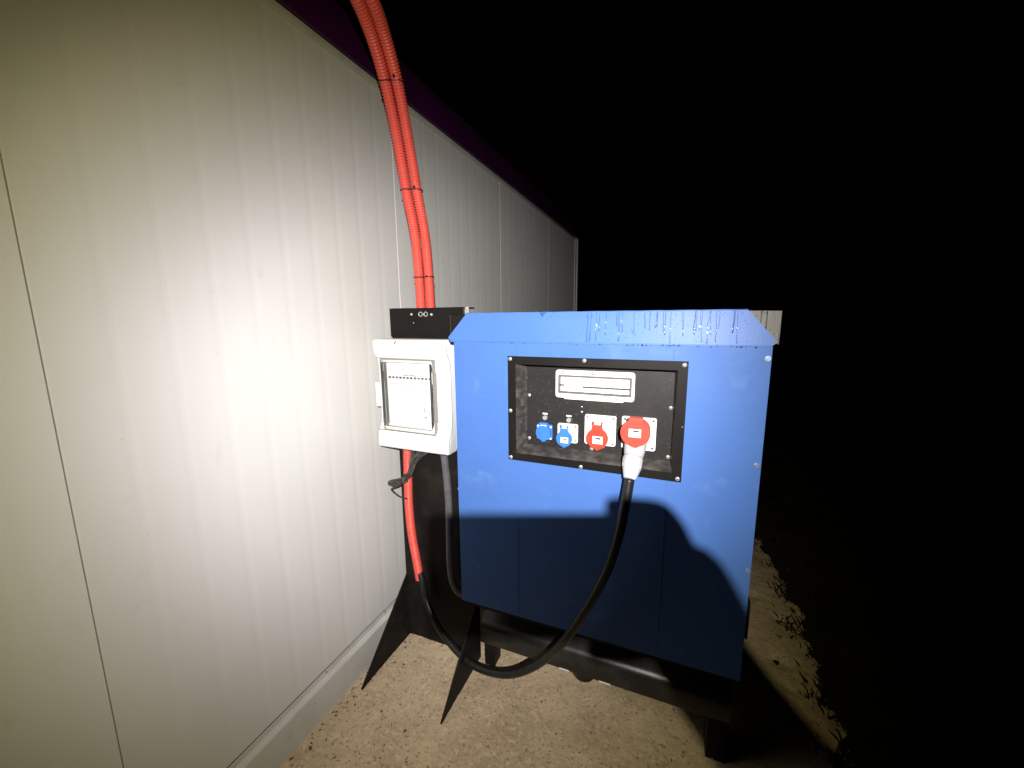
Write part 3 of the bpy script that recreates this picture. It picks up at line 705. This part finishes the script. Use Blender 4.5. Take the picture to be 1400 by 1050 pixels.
# ------------------------------------------------------------------ corrugated red conduits
def corrugated(name, ctrl, r, parent=None, step=.0023, period=4):
    P = resample(catmull(ctrl, 24), step)
    pat = (0, .0004, -.0034, -.0032) if period == 4 else (0, -.002)
    return obj(name, tube(bmesh.new(), P, lambda i: r + pat[i % len(pat)], 16), MT['red'], parent, smooth=True)
A = [(-.992, 1.425, 1.40), (-0.992, 1.421, 1.555), (-0.990, 1.401, 1.809), (-0.976, 1.335, 1.981), (-0.964, 1.280, 2.136), (-0.948, 1.215, 2.270), (-0.918, 1.122, 2.357), (-0.885, 1.015, 2.400), (-0.875, 0.90, 2.445), (-.93, .76, 2.55), (-1.10, .66, 2.64), (-1.40, .60, 2.615), (-1.60, .58, 2.61)]
Bp = [(-.955, 1.440, 1.40), (-0.955, 1.436, 1.555), (-0.953, 1.417, 1.809), (-0.939, 1.351, 1.980), (-0.927, 1.295, 2.135), (-0.911, 1.231, 2.270), (-0.881, 1.138, 2.356), (-0.847, 1.031, 2.400), (-0.837, 0.885, 2.450), (-.91, .72, 2.562), (-1.09, .615, 2.64), (-1.40, .558, 2.615), (-1.60, .538, 2.61)]
c1 = corrugated('corrugated_conduit', A, .0200)
tag(c1, 'left one of two red corrugated conduits climbing past the purple roof edge', 'conduit', 'red conduits tied together')
c2 = corrugated('corrugated_conduit', Bp, .0200)
tag(c2, 'right one of two red corrugated conduits climbing past the purple roof edge', 'conduit', 'red conduits tied together')
PA = catmull(A, 24); PB = catmull(Bp, 24)
for z in (1.672, 1.981, 2.280):
    a = min(PA, key=lambda p: abs(p.z - z)); b = min(PB, key=lambda p: abs(p.z - z)); c = (a + b) / 2; h = (b - a) / 2; hl = h.length + .0182
    hx = h.normalized(); hy = hx.cross(Vector((0, 0, 1))).normalized()
    loop = []
    for k in range(33):
        t = 2 * math.pi * k / 32
        loop.append(c + hx * (h.length * (1 if math.cos(t) > 0 else -1) * min(1, abs(math.cos(t)) * 4) + .0212 * math.cos(t)) + hy * .0214 * math.sin(t) + Vector((0, 0, .0015 * math.sin(2 * t))))
    o = obj('cable_tie', tube(bmesh.new(), loop, .0022, 6, cap=False), MT['rubber'], c1, smooth=True)
    tail = a + Vector((.050, -.024, .001)); box('tie_head', MT['rubber'], c1, tail.x, tail.x + .007, tail.y - .003, tail.y + .003, tail.z - .003, tail.z + .003, .0008, 1)
C3 = [(-1.049, 1.357, 1.00), (-1.049, 1.355, 0.926), (-1.052, 1.355, 0.826), (-1.056, 1.355, 0.688), (-1.048, 1.355, 0.549), (-1.030, 1.355, 0.428), (-1.014, 1.352, 0.335)]
c3 = corrugated('corrugated_conduit', C3, .0190)
tag(c3, 'short red corrugated conduit hanging below the white breaker box', 'conduit')

# ------------------------------------------------------------------ black power cable with pale plug
pc = thing('power_cable', 'thick black cable looping from the red conduit to the pale plug in the socket', 'cable', (-.5, 1.25, .2))
PL = [(-1.012, 1.352, .37), (-0.995, 1.345, 0.328), (-0.972, 1.335, 0.250), (-0.906, 1.310, 0.176), (-0.805, 1.280, 0.119), (-0.679, 1.240, 0.109), (-0.532, 1.200, 0.165), (-0.410, 1.170, 0.270), (-0.306, 1.150, 0.409), (-0.225, 1.135, 0.569), (-0.159, 1.125, 0.729), (-0.125, 1.115, 0.862), (-0.109, 1.120, 0.966), (-0.101, 1.133, 1.042)]
obj('cable', tube(bmesh.new(), catmull(PL, 12), .0145, 16), MT['rubber'], pc, smooth=True)
P0 = Vector((-.093, 1.216, 1.142)); P1 = Vector((-.101, 1.132, 1.040)); ax = (P1 - P0)
prof = [(0, .031), (.12, .032), (.30, .031), (.46, .0275), (.50, .0255), (.505, .0285), (.62, .028), (.76, .026), (.86, .0225), (.97, .0185), (1.0, .016)]
bm = bmesh.new(); tube(bm, [P0 + ax * t for t, r in prof], lambda i: prof[i][1], 26)
pg = obj('plug', bm, MT['grey'], pc, autos=50)
bm = bmesh.new()
for k in range(10):
    t = 2 * math.pi * k / 10; u = ax.normalized().cross(Vector((1, 0, 0))).normalized(); v = ax.normalized().cross(u)
    d = u * math.cos(t) + v * math.sin(t)
    tube(bm, [P0 + ax * .54 + d * .0282, P0 + ax * .74 + d * .0262], .0012, 6)
obj('grip_rib', bm, MT['grey'], pg, smooth=True)
bm = bmesh.new(); tube(bm, [P0 + ax * .488, P0 + ax * .500], .0275, 26); obj('clamp_ring', bm, MT['seam'], pg, autos=50)
adopt(pc)
# grey cable
G = [(-.862, 1.350, .985), (-0.858, 1.345, 0.947), (-0.848, 1.343, 0.860), (-0.842, 1.342, 0.731), (-0.843, 1.342, 0.598), (-0.846, 1.343, 0.461), (-0.835, 1.346, 0.365), (-0.80, 1.355, 0.322), (-.74, 1.37, .33)]
gc = obj('cable', tube(bmesh.new(), catmull(G, 12), .0155, 16), MT['greycable'], smooth=True)
tag(gc, 'dark grey cable hanging from the breaker box beside the blue cabinet', 'cable')
# tied bundle of thin black wires
wb = thing('wire_bundle', 'folded bundle of thin dark wires tied up below the white breaker box', 'wires', (-1.05, 1.30, .86))
for k in range(8):
    q = random.Random(k); o1, o2, o3 = [Vector((q.uniform(-.009, .009), q.uniform(-.009, .009), q.uniform(-.008, .008))) for _ in range(3)]
    s0 = Vector((-.985 + .013 * k + (.02 if k > 4 else 0), 1.330, .985))
    P = [s0, Vector((-.955 - .006 * (8 - k), 1.315, .925)) + o1, Vector((-1.000, 1.303, .862)) + o2, Vector((-1.034, 1.30, .830)) + o3 * .7, Vector((-1.085 - .007 * (k % 3), 1.295, .806 + .007 * (k % 2))) + o1 * .5]
    if k % 2: P += [P[-1] + Vector((-.006, -.004, -.010)), Vector((-1.06, 1.292, .808)) + o2 * .6, Vector((-1.02, 1.30, .832)) + o3]
    obj('wire', tube(bmesh.new(), catmull(P, 8), .0052, 8), MT['bundle'], wb, smooth=True)
obj('wire', tube(bmesh.new(), catmull([(-1.02, 1.30, .826), (-1.06, 1.29, .800), (-1.090, 1.29, .785), (-1.088, 1.293, .772), (-1.070, 1.31, .745), (-1.05, 1.34, .722)], 8), .0036, 8), MT['bundle'], wb, smooth=True)
obj('tie', tube(bmesh.new(), [Vector((-1.030, 1.301, .834)) + Vector((.014 * math.cos(a / 12 * 6.28) * .5, .022 * math.sin(a / 12 * 6.28), .022 * math.cos(a / 12 * 6.28))) for a in range(13)], .0022, 6, cap=False), MT['rubber'], wb, smooth=True)
adopt(wb)

# ------------------------------------------------------------------ the photographer: phone in the right hand, head torch (their shadow falls on the generator)
def loc(r, u, n): return EYE + RT * r + UP * u + FW * n
ph = thing('phone', 'phone held sideways whose shadow lies across the blue cabinet', 'phone', tuple(loc(.06, -.028, -.01)))
def obox(name, m, parent, r0, r1, u0, u1, n0, n1, bev):
    bm = bmesh.new(); bx(bm, r0, r1, u0, u1, -n1, -n0, bev)
    for v in bm.verts: v.co = loc(v.co.x, v.co.y, -v.co.z)
    return obj(name, bm, m, parent, autos=40)
obox('case', MT['phone'], ph, -.022, .140, -.072, .0125, -.014, -.004, .0045)
obox('screen', MT['screen'], ph, -.016, .130, -.063, .008, -.0148, -.0141, .0003)
adopt(ph)

def skinned(name, m, parent, nodes, edges, root=0, sub=2):
    me = bpy.data.meshes.new(name); me.from_pydata([n[0] for n in nodes], edges, []); me.update()
    o = link(name, me, m, parent)
    md = o.modifiers.new('skin', 'SKIN'); md.use_smooth_shade = True
    for i, n in enumerate(nodes):
        sv = me.skin_vertices[0].data[i]; r = n[1]; sv.radius = (r, r) if not isinstance(r, tuple) else r
        sv.use_root = (i == root)
    s = o.modifiers.new('sub', 'SUBSURF'); s.levels = sub; s.render_levels = sub
    return o
per = thing('person', 'person in dark clothes holding up a phone, wearing a head torch, seen as a shadow', 'person', (.27, -.56, 0))
wr = loc(.177, -.104, -.022); hc = loc(.145, -.038, -.010)
elb = Vector((.41, -.15, 1.245)); shR = Vector((.415, -.52, 1.40))
nodes = [((.26, -.58, .96), .11), ((.255, -.57, 1.13), .105), ((.245, -.57, 1.32), .125), ((.235, -.56, 1.43), .10), ((.225, -.54, 1.50), .056), ((.185, -.47, 1.53), .058), ((.162, -.425, 1.595), .088), ((.159, -.42, 1.67), .088), ((.159, -.425, 1.73), .055),
         (tuple(shR), .062), (tuple(elb), .043), (tuple(wr), .033), (tuple(loc(.154, -.068, -.014)), .036), (tuple(hc), .031), (tuple(loc(.136, -.008, -.008)), .024),
         ((.04, -.58, 1.40), .062), ((-.01, -.56, 1.12), .043), ((.02, -.40, .93), .027), ((.03, -.34, .87), (.03, .018)),
         ((.342, -.58, .80), .072), ((.36, -.55, .49), .058), ((.37, -.60, .09), .042), ((.38, -.47, .035), .035),
         ((.178, -.58, .80), .072), ((.16, -.56, .49), .058), ((.15, -.62, .09), .042), ((.14, -.49, .035), .035)]
edges = [(0, 1), (1, 2), (2, 3), (3, 4), (4, 5), (5, 6), (6, 7), (7, 8), (2, 9), (9, 10), (10, 11), (11, 12), (12, 13), (13, 14), (2, 15), (15, 16), (16, 17), (17, 18), (0, 19), (19, 20), (20, 21), (21, 22), (0, 23), (23, 24), (24, 25), (25, 26)]
skinned('body', MT['skin'], per, nodes, edges)
jn = [((.26, -.58, .96), .17), ((.255, -.57, 1.13), .155), ((.245, -.57, 1.32), .172), ((.235, -.56, 1.43), .115), ((.228, -.55, 1.475), .072),
      (tuple(shR), .078), (tuple(elb), .047), (tuple(wr.lerp(elb, .12)), .036), ((.04, -.58, 1.40), .078), ((-.01, -.56, 1.12), .056), ((.015, -.425, .955), .038)]
skinned('jacket', MT['jacket'], per, jn, [(0, 1), (1, 2), (2, 3), (3, 4), (2, 5), (5, 6), (6, 7), (2, 8), (8, 9), (9, 10)])
tn = [((.26, -.58, .97), .150), ((.26, -.58, 1.05), .145), ((.342, -.58, .78), .098), ((.36, -.55, .49), .078), ((.37, -.60, .12), .062), ((.178, -.58, .78), .098), ((.16, -.56, .49), .078), ((.15, -.62, .12), .062)]
skinned('trousers', MT['trousers'], per, tn, [(0, 1), (0, 2), (2, 3), (3, 4), (0, 5), (5, 6), (6, 7)])
for s, x in ((1, .375), (-1, .145)):
    skinned('boot', MT['boot'], per, [((x, -.66, .05), .05), ((x, -.56, .045), .048), ((x + .005 * s, -.45, .04), .044), ((x + .008 * s, -.40, .038), .032)], [(0, 1), (1, 2), (2, 3)])
def finger(pts, r):
    P = [loc(*p) for p in pts]
    skinned('finger', MT['skin'], per, [(tuple(p), r * (1 - .09 * i)) for i, p in enumerate(P)], [(i, i + 1) for i in range(len(P) - 1)])
finger([(.143, -.030, -.008), (.1415, -.004, -.004), (.131, .0115, .000), (.095, .0140, .000)], .0096)
finger([(.148, -.030, -.008), (.147, -.010, .006), (.136, -.010, .008), (.112, -.014, .005)], .0098)
finger([(.149, -.044, -.008), (.149, -.030, .007), (.136, -.031, .008), (.112, -.034, .005)], .0094)
finger([(.148, -.060, -.010), (.138, -.076, -.006), (.118, -.0815, -.006), (.085, -.0815, -.006)], .0092)
finger([(.150, -.050, -.020), (.146, -.035, -.030), (.140, -.022, -.028), (.118, -.012, -.024)], .0112)
# head details
HC = Vector((.161, -.415, 1.624))
bm = bmesh.new(); bmesh.ops.create_uvsphere(bm, u_segments=20, v_segments=12, radius=1, matrix=Matrix.Translation(HC + Vector((0, -.012, .030))) @ Matrix.Diagonal((.094, .108, .108, 1)))
bmesh.ops.delete(bm, geom=[v for v in bm.verts if v.co.z < HC.z + .005 - (HC.y - v.co.y) * .5 or (v.co.y > HC.y + .055 and v.co.z < HC.z + .085)], context='VERTS')
obj('hair', bm, MT['hair'], per, smooth=True)
skinned('nose', MT['skin'], per, [(tuple(HC + Vector((0, .078, .008))), .010), (tuple(HC + Vector((0, .098, -.018))), .014)], [(0, 1)])
skinned('mouth', MT['lidred'], per, [(tuple(HC + Vector((-.022, .076, -.052))), .004), (tuple(HC + Vector((0, .083, -.052))), .007), (tuple(HC + Vector((.022, .076, -.052))), .004)], [(0, 1), (1, 2)])
for s in (-1, 1):
    bm = bmesh.new(); bmesh.ops.create_uvsphere(bm, u_segments=12, v_segments=8, radius=.012, matrix=Matrix.Translation(HC + Vector((s * .032, .073, .002)))); obj('eye', bm, MT['eye'], per, smooth=True)
    bm = bmesh.new(); bmesh.ops.create_uvsphere(bm, u_segments=12, v_segments=8, radius=1, matrix=Matrix.Translation(HC + Vector((s * .090, -.005, -.008))) @ Matrix.Diagonal((.008, .018, .030, 1))); obj('ear', bm, MT['skin'], per, smooth=True)
adopt(per)
hl = thing('head_torch', 'small black head torch on a strap, the only light of the night scene', 'torch', (LAMP.x, LAMP.y - .03, LAMP.z))
bm = bmesh.new(); cyl(bm, (LAMP.x, LAMP.y - .024, LAMP.z), .026, .032, 'Y', 24); obj('housing', bm, MT['phone'], hl, autos=30)
bm = bmesh.new(); cyl(bm, (LAMP.x, LAMP.y - .0073, LAMP.z), .022, .001, 'Y', 24); obj('lens', bm, MT['lens'], hl, autos=30)
bm = bmesh.new(); bx(bm, LAMP.x - .02, LAMP.x + .02, LAMP.y - .066, LAMP.y - .041, LAMP.z - .014, LAMP.z + .014, .003); obj('bracket', bm, MT['phone'], hl, autos=30)
ring_ = [Vector((LAMP.x + .1 * math.cos(t * 6.283 / 28), HC.y - .008 + .112 * math.sin(t * 6.283 / 28), LAMP.z + .004)) for t in range(29)]
bm = bmesh.new()
ra = [bm.verts.new(p + Vector((0, 0, .011))) for p in ring_[:-1]]; rb = [bm.verts.new(p - Vector((0, 0, .011))) for p in ring_[:-1]]
for i in range(28): bm.faces.new((ra[i], ra[(i + 1) % 28], rb[(i + 1) % 28], rb[i]))
o = obj('strap', bm, MT['trousers'], hl, smooth=True); mm = o.modifiers.new('s', 'SOLIDIFY'); mm.thickness = .002
adopt(hl)
BEAM.parent = hl; BEAM.matrix_parent_inverse = Matrix.Translation(-hl.location)
